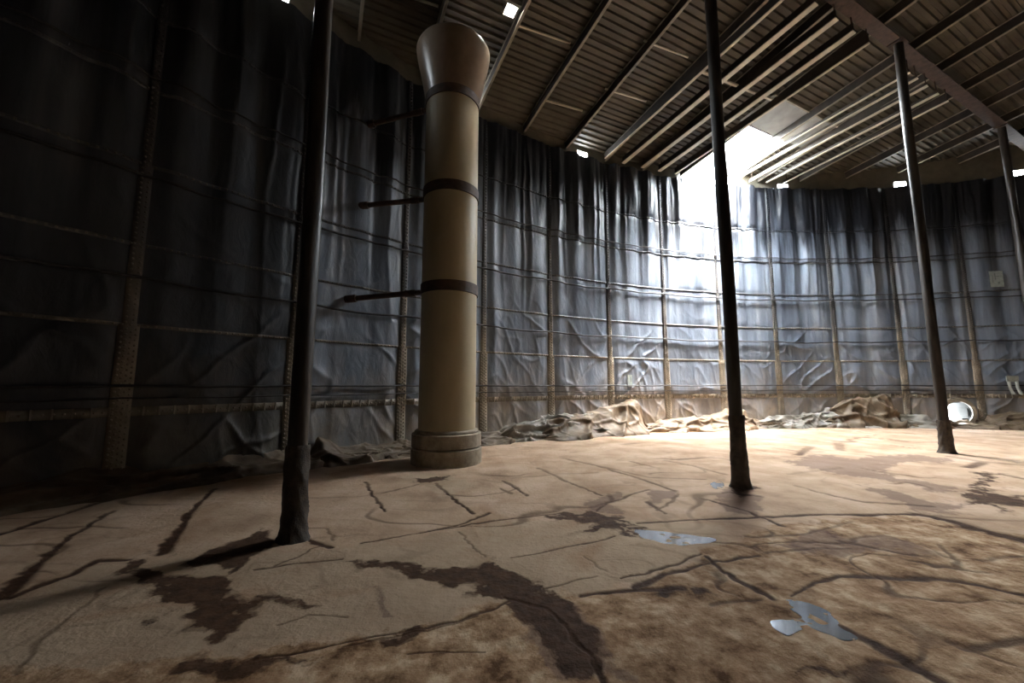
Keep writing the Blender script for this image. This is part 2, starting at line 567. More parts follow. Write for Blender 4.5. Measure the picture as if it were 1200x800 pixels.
# creases: pixel path, half width in metres at start and end, depth of colour
CREASE = [
    ([(0, 702), (40, 665), (80, 630), (132, 600)], 0.085, 0.02, 1.0),
    ([(-10, 631), (50, 612), (110, 592), (140, 585)], 0.05, 0.02, 0.9),
    ([(10, 702), (60, 682), (88, 671), (118, 656), (152, 656)], 0.06, 0.03, 0.9),
    ([(252, 574), (240, 585), (222, 603), (206, 628), (190, 648)], 0.02, 0.075, 1.0),
    ([(355, 632), (372, 637), (388, 643)], 0.03, 0.03, 1.0),
    ([(357, 620), (384, 620), (391, 634)], 0.008, 0.008, 0.8),
    ([(318, 665), (345, 655), (365, 645), (382, 640)], 0.015, 0.015, 0.7),
    ([(300, 668), (340, 662), (400, 655)], 0.012, 0.015, 0.8),
    ([(428, 565), (437, 580), (452, 598)], 0.03, 0.02, 0.9),
    ([(510, 566), (530, 582), (556, 601)], 0.02, 0.03, 0.9),
    ([(425, 638), (500, 622), (600, 606), (660, 600)], 0.012, 0.03, 0.8),
    ([(500, 622), (545, 612), (575, 600)], 0.02, 0.02, 0.8),
    ([(590, 563), (604, 570), (618, 580)], 0.025, 0.025, 0.8), ([(586, 571), (600, 577)], 0.03, 0.03, 0.6),
    ([(600, 655), (680, 637), (722, 629)], 0.012, 0.012, 0.8),
    ([(640, 691), (680, 681), (700, 678)], 0.012, 0.012, 0.7),
    ([(685, 652), (712, 672)], 0.01, 0.01, 0.5),
    ([(680, 698), (735, 693), (770, 692), (800, 691)], 0.02, 0.05, 0.9),
    ([(730, 680), (790, 664), (822, 652)], 0.02, 0.03, 0.8),
    ([(745, 690), (775, 677), (820, 665), (860, 656), (890, 652)], 0.045, 0.03, 0.85),
    ([(830, 655), (845, 670), (870, 685), (905, 704)], 0.05, 0.07, 0.95),
    ([(985, 738), (1012, 752), (1060, 776), (1105, 805)], 0.06, 0.07, 0.9),
    ([(930, 702), (955, 686), (985, 677), (1030, 676), (1090, 680), (1140, 686), (1210, 702)], 0.02, 0.05, 0.85),
    ([(745, 614), (850, 608), (955, 604), (1075, 603)], 0.02, 0.05, 0.95),
    ([(1075, 603), (1110, 610), (1150, 621), (1210, 635)], 0.07, 0.13, 0.9),
    ([(1075, 603), (1140, 609), (1210, 612)], 0.02, 0.02, 0.6),
    ([(660, 537), (700, 546), (740, 558), (792, 576)], 0.015, 0.03, 0.75),
    ([(690, 543), (760, 560), (825, 562)], 0.02, 0.02, 0.6),
    ([(630, 548), (660, 562), (705, 580)], 0.02, 0.03, 0.7),
    ([(700, 598), (712, 588), (760, 574)], 0.03, 0.03, 0.7),
    ([(820, 584), (850, 592), (885, 604), (915, 616)], 0.02, 0.045, 0.85),
    ([(780, 540), (815, 547), (850, 556)], 0.02, 0.02, 0.6), ([(740, 541), (765, 548)], 0.03, 0.02, 0.6),
    ([(600, 560), (650, 556), (700, 553)], 0.02, 0.02, 0.4),
    ([(760, 588), (770, 596), (782, 603)], 0.04, 0.02, 0.7),
    ([(770, 598), (785, 590), (795, 580)], 0.03, 0.03, 0.6),
    ([(935, 570), (960, 577), (1010, 588), (1090, 594)], 0.02, 0.05, 0.6),
    ([(1115, 535), (1150, 541), (1210, 546)], 0.06, 0.03, 0.7), ([(1135, 547), (1150, 542)], 0.08, 0.05, 0.8),
    ([(1175, 556), (1210, 563)], 0.06, 0.06, 0.7),
    ([(935, 533), (945, 526), (950, 523)], 0.1, 0.03, 0.7), ([(985, 527), (983, 520), (981, 518)], 0.07, 0.03, 0.7),
    ([(925, 556), (950, 553), (985, 549)], 0.02, 0.02, 0.4),
    ([(890, 630), (950, 625), (1000, 612)], 0.02, 0.02, 0.6),
    ([(985, 635), (1010, 642), (1050, 650), (1090, 655)], 0.05, 0.03, 0.7),
    ([(900, 650), (950, 645), (1000, 645)], 0.03, 0.03, 0.6),
    ([(1130, 764), (1165, 756), (1205, 751)], 0.03, 0.03, 0.7),
    ([(840, 712), (870, 707), (890, 706)], 0.03, 0.03, 0.6),
    ([(1100, 640), (1120, 655), (1125, 668)], 0.03, 0.05, 0.6),
    ([(1150, 660), (1210, 650)], 0.02, 0.03, 0.6),
    ([(300, 772), (400, 757), (480, 742), (560, 720), (600, 704)], 0.012, 0.02, 0.8),
    ([(400, 762), (470, 748), (560, 722)], 0.012, 0.02, 0.6),
    ([(330, 733), (360, 723), (405, 725)], 0.012, 0.012, 0.5),
    ([(590, 700), (640, 712), (690, 770), (706, 800)], 0.012, 0.03, 0.9),
    ([(475, 770), (520, 766), (570, 768)], 0.015, 0.01, 0.6),
    ([(20, 790), (50, 750), (90, 715), (120, 690)], 0.02, 0.02, 0.5),
    ([(540, 622), (555, 640), (568, 653)], 0.012, 0.012, 0.5),
    ([(350, 585), (420, 582), (450, 577)], 0.02, 0.01, 0.4),
    ([(450, 577), (470, 572), (490, 567)], 0.02, 0.02, 0.6),
]


PUDDLE = [
    [(744, 622), (768, 623), (800, 627), (838, 632), (832, 637), (803, 640), (778, 638), (752, 631)],
    [(920, 705), (945, 708), (970, 718), (986, 735), (1006, 750), (990, 752), (966, 743), (945, 738), (925, 746), (907, 739), (904, 729), (925, 728), (940, 726), (924, 714)],
    [(832, 567), (840, 565), (847, 566), (848, 571), (838, 573)],
]


def in_poly(x, y, poly):
    x0, y0 = poly.min(0) - 0.2
    x1, y1 = poly.max(0) + 0.2
    sel = np.where((x > x0) & (x < x1) & (y > y0) & (y < y1))[0]
    out = np.zeros(len(x), bool)
    xs, ys = x[sel], y[sel]
    c = np.zeros(len(sel), bool)
    n = len(poly)
    for i in range(n):
        ax, ay = poly[i]
        bx, by = poly[(i + 1) % n]
        if ay == by:
            continue
        k = ((ay > ys) != (by > ys)) & (xs < (bx - ax) * (ys - ay) / (by - ay) + ax)
        c ^= k
    out[sel] = c
    return out


def build_floor():
    # polar rows that get wider with distance from the spot nearest the viewer
    fine = np.radians(np.linspace(-64, 64, 960))
    rest = np.radians(np.linspace(64, 296, 70))[1:]
    az = np.concatenate([fine, rest])
    d = np.stack([np.sin(az), np.cos(az)], -1)
    b = d @ np.array([CX, CY])
    rw = b + np.sqrt(b * b - (CX * CX + CY * CY - R * R)) + 0.03
    rmin = 1.85
    t = np.linspace(0, 1, 740)
    rad = 1 / ((1 - t)[:, None] / rmin + t[:, None] / rw[None, :])
    rad = np.concatenate([np.full((1, len(az)), 0.02), np.full((1, len(az)), 1.0), rad])
    X = (rad * d[None, :, 0])
    Y = (rad * d[None, :, 1])
    x = X.ravel()
    y = Y.ravel()
    dist = np.hypot(x, y)
    w = 0.035 + 0.012 * dist
    warps = []
    for k in range(4):
        q = 100 + 40 * k
        amp = 0.7 + 0.45 * k
        warps.append((x + amp * w * (fbm(x * 6, y * 6, 3, 5) - 0.5) * 2.2 + amp * 0.5 * w * (fbm(x * 17, y * 17, q, 3) - 0.5) + 0.08 * (fbm(x * 1.4, y * 1.4, 8) - 0.5) * 2,
                      y + amp * w * (fbm(x * 6, y * 6, 5, 5) - 0.5) * 2.8 + amp * 0.8 * w * (fbm(x * 17, y * 17, q + 9, 3) - 0.5) + 0.08 * (fbm(x * 1.4, y * 1.4, 9) - 0.5) * 2))
    wx, wy = warps[0]

    def soft(polys):
        t_ = np.zeros(len(x))
        for p in polys:
            g = P2(*p)
            t_ = np.maximum(t_, sum(in_poly(a, b_, g) for a, b_ in warps) / 4.0)
        return t_
    wet = np.zeros(len(x))
    damp = np.zeros(len(x))
    brown = np.zeros(len(x))
    grey = np.zeros(len(x))
    wet = 0.95 * soft(WET_POLY)
    damp = soft(DAMP_POLY)
    brown = soft(BROWN_POLY)
    grey = soft(GREY_POLY)
    groove = np.zeros(len(x))
    jit = fbm(x * 8, y * 8, 21, 4)
    thin = fbm(x * 2.3, y * 2.3, 44)
    for path, w0, w1, dep in CREASE:
        g = P2(*path)
        n = len(g) - 1
        for i in range(n):
            a, c = g[i], g[i + 1]
            m = 0.3
            sel = np.where((x > min(a[0], c[0]) - m) & (x < max(a[0], c[0]) + m) & (y > min(a[1], c[1]) - m) & (y < max(a[1], c[1]) + m))[0]
            if not len(sel):
                continue
            ab = c - a
            px = x[sel] + 0.09 * (jit[sel] - 0.5)
            py = y[sel] + 0.08 * (thin[sel] - 0.5)
            tt = np.clip(((px - a[0]) * ab[0] + (py - a[1]) * ab[1]) / (ab @ ab + 1e-9), 0, 1)
            dd = np.hypot(px - a[0] - tt * ab[0], py - a[1] - tt * ab[1])
            hw = w0 + (w1 - w0) * (i + tt) / n
            hw = hw * (0.30 + 1.3 * thin[sel]) * (0.55 + 0.9 * jit[sel])
            hm = np.maximum(hw, 0.0007 * dist[sel] ** 2 + 0.004)
            k = dep * (1 - sstep(0.35, 1.3, dd / hm)) * np.sqrt(hw / hm)
            wet[sel] = np.maximum(wet[sel], np.minimum(1.0, 1.15 * k))
            groove[sel] = np.maximum(groove[sel], k)
    # many small creases and cracks in the silt, thicker where the sheet is brown
    small = sstep(0.93, 0.985, ridge(x * 0.9 + 0.8 * fbm(x * 0.7, y * 0.7, 31), y * 1.5 + 0.9 * fbm(x, y, 33), 36)) * sstep(0.50, 0.66, fbm(x * 0.6, y * 0.6, 38))
    small2 = sstep(0.90, 0.985, ridge(x * 1.7 + fbm(x * 2, y * 2, 61), y * 3.2 + fbm(x * 2, y * 2, 63), 66)) * sstep(0.42, 0.62, fbm(x * 0.9, y * 0.9, 68)) * (0.25 + 0.75 * brown)
    wet = np.maximum(wet, 0.60 * small)
    wet = np.maximum(wet, 0.8 * small2)
    speck = (vnoise(x * 26, y * 26, 71) > 0.62) & in_poly(wx, wy, P2((722, 612), (752, 618), (784, 628), (778, 640), (745, 634)))
    wet[speck] = 0.3
    # relief
    z = 0.05 * (fbm(x * 0.35, y * 0.35, 1) - 0.5) + 0.012 * (fbm(x * 2.2, y * 2.2, 2) - 0.5)
    z = z + brown * (0.018 * (fbm(x * 4, y * 4, 12, 4) - 0.5) + 0.010 * (vnoise(x * 11, y * 11, 13) - 0.5))
    z = z - 0.008 * groove - 0.006 * small - 0.008 * small2
    z = z + 0.010 * ridge(x * 0.8 + 1.5 * fbm(x * 0.5, y * 0.5, 51), y * 1.1, 55) ** 6
    for pp in PUDDLE:
        g = P2(*pp)
        c = g.mean(0)
        near = sstep(1.0, 0.0, np.min(np.stack([np.hypot(x - q[0], y - q[1]) for q in g]), 0) / 0.16)
        near[in_poly(x, y, g)] = 1.0
        lvl = 0.05 * float(fbm(np.array([c[0] * 0.35]), np.array([c[1] * 0.35]), 1)[0] - 0.5)
        z = z * (1 - near) + near * (np.minimum(z, lvl - 0.004) * 0.2 + 0.8 * (lvl - 0.004) + 0.016 * (fbm(x * 13, y * 13, 13, 2) - 0.43))
    fade = sstep(0.0, 0.4, np.hypot(x - CX, y - CY) * -1 + R)
    z = z * fade
    P = np.stack([X, Y, z.reshape(X.shape)], -1)
    P = np.concatenate([P, P[:, :1]], 1)
    o = grid_obj('floor', P, M['floor'], flip=True)
    n0 = X.shape

    def put(name, val):
        v = val.reshape(n0)
        v = np.concatenate([v, v[:, :1]], 1).ravel().astype(np.float32)
        a = o.data.attributes.new(name, 'FLOAT', 'POINT')
        a.data.foreach_set('value', v)
    put('wet', wet)
    put('damp', damp)
    put('brown_zone', brown)
    put('grey_zone', grey)
    tag(o, kind='structure', label='silt-covered floor sheet of the tank with creases, dark damp runs and brown mud')
    return o


build_floor()


def floor_z(x, y):
    x = np.array([x])
    y = np.array([y])
    return float(0.05 * (fbm(x * 0.35, y * 0.35, 1) - 0.5)[0])


# ------------------------------------------------------------------ tank wall
SEAM0, STEP = -47.5, 6.0
BAY_AZ = [SEAM0 + STEP * k for k in range(-4, 14)]        # seams from -71.5 to 30.5
COURSE_Z = [0.0, 1.19, 2.54, 3.85, 5.20, 6.53, 7.85, WALL_H]
MAN_AZ, MAN_Z = wall_hit(1121, 483)
MAN_R = 0.42


def film(az, z):
    """how far the loose liner stands off the steel"""
    az = np.asarray(az, float)
    z = np.asarray(z, float)
    s = np.radians(az) * R
    ph = np.abs(((az - SEAM0) / STEP + 0.5) % 1 - 0.5) * STEP       # degrees from the nearest plate seam
    off = sstep(0.15, 0.9, ph)
    up = sstep(3.0, 8.5, z)
    warp = 0.35 * fbm(s * 0.5, z * 0.35, 4)
    f1 = np.abs(np.sin(np.pi * (s * 1.25 + warp * 1.6))) ** 1.5 * vnoise(s * 0.9, z * 0.25, 11)
    f2 = ridge(s * 4.2 + 0.8 * fbm(s * 1.0, z * 0.6, 14), z * 0.16, 15) ** 2 * vnoise(s * 1.1, z * 0.3, 16)
    f3 = ridge(s * 10 + 0.6 * fbm(s, z * 0.9, 24), z * 0.30, 25) ** 2
    d = off * (0.05 + 0.15 * up) * f1 + (0.02 + 0.10 * up) * f2 + 0.035 * sstep(6.8, 9.4, z) * f3
    # slack diagonal creases of the lower courses
    low = 1 - sstep(2.4, 5.0, z)
    a1 = ridge((s * 0.9 + z * 0.8) * 1.5 + 0.9 * fbm(s * 0.9, z * 0.9, 34), (z - s * 0.35) * 0.6, 35) ** 9
    a2 = ridge((s * 0.9 - z * 1.0) * 1.7 + 0.9 * fbm(s * 1.1, z * 1.1, 44), (z + s * 0.4) * 0.6, 45) ** 9
    a3 = ridge((s + z * 0.25) * 3.1 + fbm(s * 1.1, z * 1.1, 64), (z - s * 0.2) * 0.7, 65) ** 7
    d = d + low * (0.3 + 0.7 * off) * (0.075 * a1 * vnoise(s * 0.6, z * 0.6, 37) + 0.075 * a2 * vnoise(s * 0.6, z * 0.6, 47) + 0.045 * a3 * vnoise(s * 0.5, z * 0.5, 67))
    d = d + 0.05 * off * fbm(s * 0.7, z * 0.7, 57, 2)
    # pulled in where the rings of bolts hold it
    for zr in COURSE_Z[1:-1]:
        d = d * (1 - 0.22 * np.exp(-((z - zr) / 0.10) ** 2))
    return d + 0.005


wall = empty('wall_back', (CX, CY, 0))
tag(wall, kind='structure', label='curved bolted steel tank wall hung with wrinkled dark plastic liner')
WINV = Matrix.Translation((-CX, -CY, 0))


def under(o, parent):
    """parent without moving"""
    o.parent = parent
    o.matrix_parent_inverse = parent.matrix_world.inverted() if parent.matrix_world != Matrix.Identity(4) else Matrix.Translation(-Vector(parent.location))
    return o


def wall_grid(az, z, inset):
    a = np.radians(az)
    return np.stack([CX + (R - inset) * np.sin(a), CY + (R - inset) * np.cos(a), z], -1)


NA, NZ = 66, 36
for i in range(len(BAY_AZ) - 1):
    for j in range(len(COURSE_Z) - 1):
        nz = NZ if j < 6 else int(NZ * 1.38)
        A, Z = np.meshgrid(np.linspace(BAY_AZ[i], BAY_AZ[i + 1], NA), np.linspace(COURSE_Z[j], COURSE_Z[j + 1], nz))
        Dp = film(A, Z)
        P = wall_grid(A, Z, Dp)
        hole = BAY_AZ[i] <= MAN_AZ <= BAY_AZ[i + 1] and j == 0
        o = grid_obj('liner_panel', P, M['liner'] if BAY_AZ[i] > SEAM0 - 1 else M['liner_shaded'])  # panels left of the first seam take the copy darkened for shade
        if hole:
            bm = bmesh.new()
            bm.from_mesh(o.data)
            c = wp(MAN_AZ, MAN_Z)
            kill = [f for f in bm.faces if (f.calc_center_median() - c).length < MAN_R + 0.02]
            bmesh.ops.delete(bm, geom=kill, context='FACES')
            bm.to_mesh(o.data)
            bm.free()
        under(o, wall)
# the rest of the ring, behind the viewer
A, Z = np.meshgrid(np.linspace(BAY_AZ[-1], BAY_AZ[0] + 360, 260), np.linspace(0, WALL_H, 24))
under(grid_obj('liner_drape', wall_grid(A, Z, film(A, Z)), M['liner_shaded']), wall)


def bolts(name, spots, r, parent, mat, h=0.018, seg=6):
    """domed heads; spots: (az, z, inset)"""
    vs, fs = [], []
    for az, z, ins in spots:
        c = wp(az, z, ins)
        a = math.radians(az)
        n = Vector((-math.sin(a), -math.cos(a), 0))
        t = Vector((math.cos(a), -math.sin(a), 0))
        b = len(vs)
        for rr, hh in ((r, -0.01), (r * 0.95, h * 0.55), (r * 0.5, h)):
            for k in range(seg):
                q = 2 * math.pi * k / seg
                vs.append(c + t * (rr * math.cos(q)) + Vector((0, 0, rr * math.sin(q))) + n * hh)
        for l in range(2):
            for k in range(seg):
                k2 = (k + 1) % seg
                fs.append((b + l * seg + k, b + l * seg + k2, b + (l + 1) * seg + k2, b + (l + 1) * seg + k))
        fs.append(tuple(b + 2 * seg + k for k in range(seg)))
    o = mesh_obj(name, vs, fs, mat)
    under(o, parent)
    o['kind'] = 'stuff'
    return o


def strip_mesh(az0, az1, zs, lift, na=3):
    A, Z = np.meshgrid(np.linspace(az0, az1, na), zs)
    return wall_grid(A, Z, film(A, Z) + lift)


DEG = math.degrees(1 / R)     # degrees per metre of wall
for az in BAY_AZ:
    seam = empty('plate_seam', (0, 0, 0))
    under(seam, wall)
    for (z0, z1, w) in ((0.0, 2.54, 0.25), (2.54, 5.2, 0.17), (5.2, WALL_H, 0.13)):
        hw = w / 2 * DEG
        zs = np.linspace(z0, z1, int((z1 - z0) / 0.06) + 2)
        A, Z = np.meshgrid(np.array([az - hw - 0.01, az - hw, az, az + hw, az + hw + 0.01]), zs)
        ins = film(A, Z) + np.array([-0.03, 0.022, 0.022, 0.022, -0.03])[None, :]
        under(grid_obj('seam_strip', wall_grid(A, Z, ins), M['seam'], smooth=False), seam)
    spots = []
    for (z0, z1, cols, pitch) in ((0.05, 2.50, (-0.085, -0.03, 0.03, 0.085), 0.085), (2.58, 5.16, (-0.045, 0.045), 0.085), (5.24, WALL_H - 0.1, (-0.03, 0.03), 0.095)):
        for ci, c in enumerate(cols):
            z = z0 + (pitch / 2 if ci % 2 else 0)
            while z < z1:
                a = az + c * DEG
                spots.append((a, z))
                z += pitch
    ins = film(np.array([q[0] for q in spots]), np.array([q[1] for q in spots])) + 0.022
    b = bolts('bolt_head', [(q[0], q[1], i_) for q, i_ in zip(spots, ins)], 0.021, seam, M['bolt'], 0.022)

for zr in COURSE_Z[1:-1]:
    ring = empty('ring_seam', (0, 0, 0))
    under(ring, wall)
    hh = 0.07 if zr < 1.5 else 0.028
    az = np.arange(BAY_AZ[0], BAY_AZ[-1] + 0.01, 0.12)
    A, Z = np.meshgrid(az, np.array([zr - hh - 0.004, zr - hh, zr, zr + hh, zr + hh + 0.004]))
    ins = film(A, Z) + np.array([-0.02, 0.016, 0.016, 0.016, -0.02])[:, None]
    under(grid_obj('seam_band', wall_grid(A, Z, ins), M['ringseam'], smooth=False), ring)
    sp = np.arange(BAY_AZ[0], BAY_AZ[-1], 0.098 * DEG)
    ins = film(sp, np.full(len(sp), zr)) + 0.016
    bolts('bolt_head', [(a, zr, i_) for a, i_ in zip(sp, ins)], 0.020, ring, M['bolt'], 0.02)
    if zr < 1.5:       # upright lugs of the lowest ring
        mb = MB()
        for a in np.arange(BAY_AZ[0], BAY_AZ[-1], 0.19 * DEG):
            i_ = float(film(a, zr)) + 0.03
            mb.beam(wp(a, zr - 0.07, i_), wp(a, zr + 0.075, i_), 0.022, 0.03, up=wp(a, 0, 1) - wp(a, 0, 0))
        o = under(mb.build('lug', M['bolt']), ring)
        o['kind'] = 'stuff'

# crumpled hem of the liner where it meets the floor
def hem(name, path, mat, out=0.55, seed=0, rough=0.05, n=150):
    """path: (azimuth, crest height) along the wall"""
    path = sorted(path)
    a = np.linspace(path[0][0], path[-1][0], n)
    zc = np.interp(a, [p[0] for p in path], [p[1] for p in path])
    s = np.radians(a) * R
    zc = 0.8 * zc * (0.9 + 0.2 * fbm(s * 1.2, s * 0 + seed, seed))
    end = np.minimum(np.linspace(0, 1, n) / 0.12, np.linspace(1, 0, n) / 0.12).clip(0, 1)
    end = sstep(0, 1, end)
    prof = [(0.02, 1.0, 0.10), (0.12, 1.0, 0.05), (0.22, 1.0, 0.02), (0.30, 0.97, 0.0), (0.36, 0.86, 0), (0.43, 0.66, 0), (0.52, 0.5, 0), (0.62, 0.36, 0), (0.74, 0.26, 0), (0.86, 0.14, 0), (0.97, 0.05, 0), (1.0, -0.02, 0), (0.8, -0.02, 0)]
    prof = np.array(prof)
    t = np.linspace(0, len(prof) - 1, 40)
    pi = np.interp(t, range(len(prof)), prof[:, 0])
    pz = np.interp(t, range(len(prof)), prof[:, 1])
    px = np.interp(t, range(len(prof)), prof[:, 2])
    outw = out * (0.6 + 0.8 * fbm(s * 1.3, s * 0 + 3.7, seed + 5))
    INS = pi[:, None] * outw[None, :] * (0.35 + 0.65 * end)[None, :]
    Z = (pz[:, None] * zc[None, :] + px[:, None]) * (0.12 + 0.88 * end)[None, :]
    S, T = np.meshgrid(s, t)
    cr = ridge(S * 0.75 + T * 0.10, T * 0.24 - S * 0.5, seed + 9) ** 5 * rough * 1.8 + ridge(S * 1.1 - T * 0.12, T * 0.3 + S * 0.4, seed + 10) ** 6 * rough + (fbm(S * 1.6, T * 0.35, seed + 13) - 0.5) * rough * 0.7 + ridge(S * 2.6 + T * 0.22, T * 0.12 - S * 0.3, seed + 21) ** 4 * rough * 0.55 + ridge(S * 3.4 - T * 0.26, T * 0.1 + S * 0.3, seed + 22) ** 5 * rough * 0.5
    INS = INS + cr * np.minimum(1, T / 4)
    Z = np.maximum(Z + cr * 0.8 * (pz[:, None] > 0.04), -0.02)
    A = np.degrees(S / R)
    P = wall_grid(A, Z, INS)
    o = grid_obj(name, P, mat)
    md = o.modifiers.new('sheet', 'SOLIDIFY')
    md.thickness = 0.008
    under(o, wall)
    return o


def px_path(*pts):
    out = []
    for u, v in pts:
        a, z = wall_hit(u, v)
        out.append((a, max(z, 0.05)))
    return out


hem('liner_hem', [(-71, 0.20), (-62, 0.30), (-54, 0.22), (-48, 0.22), (-42, 0.12), (-36, 0.2), (-30, 0.16)], M['fold'], 0.6, 3, 0.06, 420)
hem('liner_hem', [(-31, 0.12), (-22, 0.12), (-15, 0.16), (-8, 0.15), (0, 0.2), (6, 0.16), (9, 0.10), (12, 0.10), (20, 0.25), (30, 0.2)], M['fold'], 0.6, 7, 0.06, 420)
hem('liner_fold', px_path((352, 530), (372, 512), (395, 528), (420, 538), (450, 532), (490, 518)), M['fold'], 0.75, 12, 0.07)
hem('liner_fold', px_path((575, 505), (600, 497), (640, 488), (680, 482), (712, 480)), M['fold_pale'], 0.55, 15, 0.08)
hem('liner_fold', px_path((620, 500), (650, 490), (690, 482), (715, 474), (736, 464), (746, 459), (752, 480)), M['fold'], 0.95, 18, 0.07)
hem('liner_fold', px_path((758, 497), (790, 492), (815, 490), (845, 483), (862, 476), (880, 470)), M['fold'], 0.85, 22, 0.06)
hem('liner_fold', px_path((872, 499), (910, 492), (945, 484), (968, 478), (985, 480)), M['fold_pale'], 0.7, 26, 0.07)
hem('liner_fold', px_path((955, 492), (972, 478), (990, 466), (1030, 462), (1048, 470)), M['fold'], 0.6, 29, 0.09)
hem('liner_fold', px_path((985, 492), (1020, 484), (1060, 488), (1092, 488)), M['fold_pale'], 0.75, 33, 0.06)
hem('liner_fold', px_path((1150, 490), (1180, 485), (1215, 478)), M['fold'], 0.7, 37, 0.06)

# steel shell behind the liner keeps daylight out
A, Z = np.meshgrid(np.linspace(0, 360, 721), np.linspace(-0.05, WALL_H - 0.2, 50))
sh = under(grid_obj('steel_shell', wall_grid(A, Z, np.full(A.shape, -0.035)), M['shell']), wall)
bm = bmesh.new()
bm.from_mesh(sh.data)
c = wp(MAN_AZ, MAN_Z, -0.035)
bmesh.ops.delete(bm, geom=[f for f in bm.faces if (f.calc_center_median() - c).length < MAN_R], context='FACES')
bm.to_mesh(sh.data)
bm.free()


# closure sheets between liner top and roof deck
def deck_z_at(az):
    p = wp(az, 0)
    pd = p.x * D2[0] + p.y * D2[1]
    e = p.x * E2[0] + p.y * E2[1]
    return rp(pd, e, RAFT_D).z, pd, e


seg_edges = [BAY_AZ[0] + STEP * k for k in range(60)]
for a0 in seg_edges:
    az = [a0, a0 + STEP]
    for k in range(1, 12):
        az.append(a0 + STEP * k / 12)
    for v in VENT_AZ:
        for q in (v - VENT_W, v + VENT_W):
            if a0 < q < a0 + STEP:
                az.append(q)
    az = sorted(set(az))
    mb = MB()
    for b0, b1 in zip(az[:-1], az[1:]):
        m = (b0 + b1) / 2
        zt0, pd, e = deck_z_at(b0)
        zt1, _, _ = deck_z_at(b1)
        _, pdm, em = deck_z_at(m)
        if HATCH_E[0] - 0.05 < em < HATCH_E[1] - 0.1 and pdm > 5:
            continue
        is_vent = any(abs(m - v) < VENT_W for v in VENT_AZ)
        zb = VENT_Z[1] if is_vent else WALL_H - 0.25
        for lo, t0, t1 in [(zb, zt0 + 0.1, zt1 + 0.1)] + ([(WALL_H - 0.25, VENT_Z[0], VENT_Z[0])] if is_vent else []):
            vs = [wp(b0, lo, -0.02), wp(b1, lo, -0.02), wp(b1, t1, -0.02), wp(b0, t0, -0.02),
                  wp(b0, lo, -0.05), wp(b1, lo, -0.05), wp(b1, t1, -0.05), wp(b0, t0, -0.05)]
            mb.add(vs, [(0, 1, 2, 3), (7, 6, 5, 4), (0, 4, 5, 1), (3, 2, 6, 7), (0, 3, 7, 4), (1, 5, 6, 2)])
    if mb.v:
        under(mb.build('closure_sheet', M['closure']), wall)

# ------------------------------------------------------------------ roof
roof = empty('ceiling', tuple(rp(PD_C, E_C, 0)))
tag(roof, kind='structure', label='ribbed metal roof deck on parallel sloping rafters')

RIB = [(0.0, 0.0), (0.085, 0.0), (0.105, 0.05), (0.18, 0.05)]
VENT_HOLE = (7.40, 7.68, 3.43, 3.72)     # pd0, pd1, e0, e1


def deck_sheet(p0, p1, e0, e1):
    cols = list(np.linspace(e0, e1, max(2, int((e1 - e0) / 0.3) + 1)))
    if e0 < VENT_HOLE[2] and e1 > VENT_HOLE[3]:
        cols = sorted(cols + [VENT_HOLE[2], VENT_HOLE[3]])
    rows = []
    n = int(round((p1 - p0) / 0.2))
    st = (p1 - p0) / n
    for k in range(n):
        rows += [(p0 + k * st + a * st / 0.2, h) for a, h in RIB]
    rows.append((p1, 0.0))
    if p0 < VENT_HOLE[0] and p1 > VENT_HOLE[1] and e0 < VENT_HOLE[2] < e1:
        rows = sorted(rows + [(VENT_HOLE[0], 0.0), (VENT_HOLE[1], 0.0)])
    vs, fs = [], []
    nc = len(cols)
    val = []
    for pd, h in rows:
        for e in cols:
            lim = rim_pd(e, 0.16)
            ok = pd <= lim
            vs.append(rp(min(pd, lim), e, RAFT_D + h))
            val.append(ok)
    for i in range(len(rows) - 1):
        for j in range(nc - 1):
            q = (i * nc + j, i * nc + j + 1, (i + 1) * nc + j + 1, (i + 1) * nc + j)
            if not (val[q[0]] or val[q[1]]):
                continue
            pm = (rows[i][0] + rows[i + 1][0]) / 2
            em = (cols[j] + cols[j + 1]) / 2
            if VENT_HOLE[0] < pm < VENT_HOLE[1] and VENT_HOLE[2] < em < VENT_HOLE[3]:
                continue
            fs.append(q)
    if not fs:
        return
    o = under(mesh_obj('deck_sheet', vs, fs, M['deck']), roof)
    md = o.modifiers.new('gauge', 'SOLIDIFY')
    md.thickness = 0.004
    md.offset = 1
    return o


E_EDGES = [-13.18, -8.02, -2.86, 2.30, 7.46, 12.62, 15.0, 20.16, 25.32, 30.5]
P_EDGES = [-2.1 + 0.9 * k for k in range(16)]
for pi_ in range(len(P_EDGES) - 1):
    for ei in range(len(E_EDGES) - 1):
        p0, p1, e0, e1 = P_EDGES[pi_], P_EDGES[pi_ + 1], E_EDGES[ei], E_EDGES[ei + 1]
        if abs(e0 - HATCH_E[0]) < 0.01 and p0 > HATCH_P[0] - 0.01:
            continue
        if p0 > max(rim_pd(e0, 0.16), rim_pd(e1, 0.16), rim_pd((e0 + e1) / 2, 0.16)):
            continue
        deck_sheet(p0, p1, e0, e1)
# the rest of the roof, over and behind the viewer
vs = [rp(-2.1, E_C - 25, RAFT_D), rp(-2.1, E_C + 25, RAFT_D), rp(PD_C, E_C + 25, RAFT_D), rp(PD_C, E_C - 25, RAFT_D), rp(PD_C - 25, E_C + 25, RAFT_D), rp(PD_C - 25, E_C - 25, RAFT_D)]
under(mesh_obj('deck_area', vs, [(0, 1, 2, 3), (3, 2, 4, 5)], M['deck']), roof)
for s_ in (-1, 1):       # far ends beyond the ribbed sheets
    e0 = -13.18 if s_ < 0 else 30.5
    e1 = E_C + s_ * 25
    vs = [rp(-2.1, e0, RAFT_D), rp(-2.1, e1, RAFT_D), rp(11, e1, RAFT_D), rp(11, e0, RAFT_D)]
    under(mesh_obj('deck_area', vs, [(0, 1, 2, 3)], M['deck']), roof)

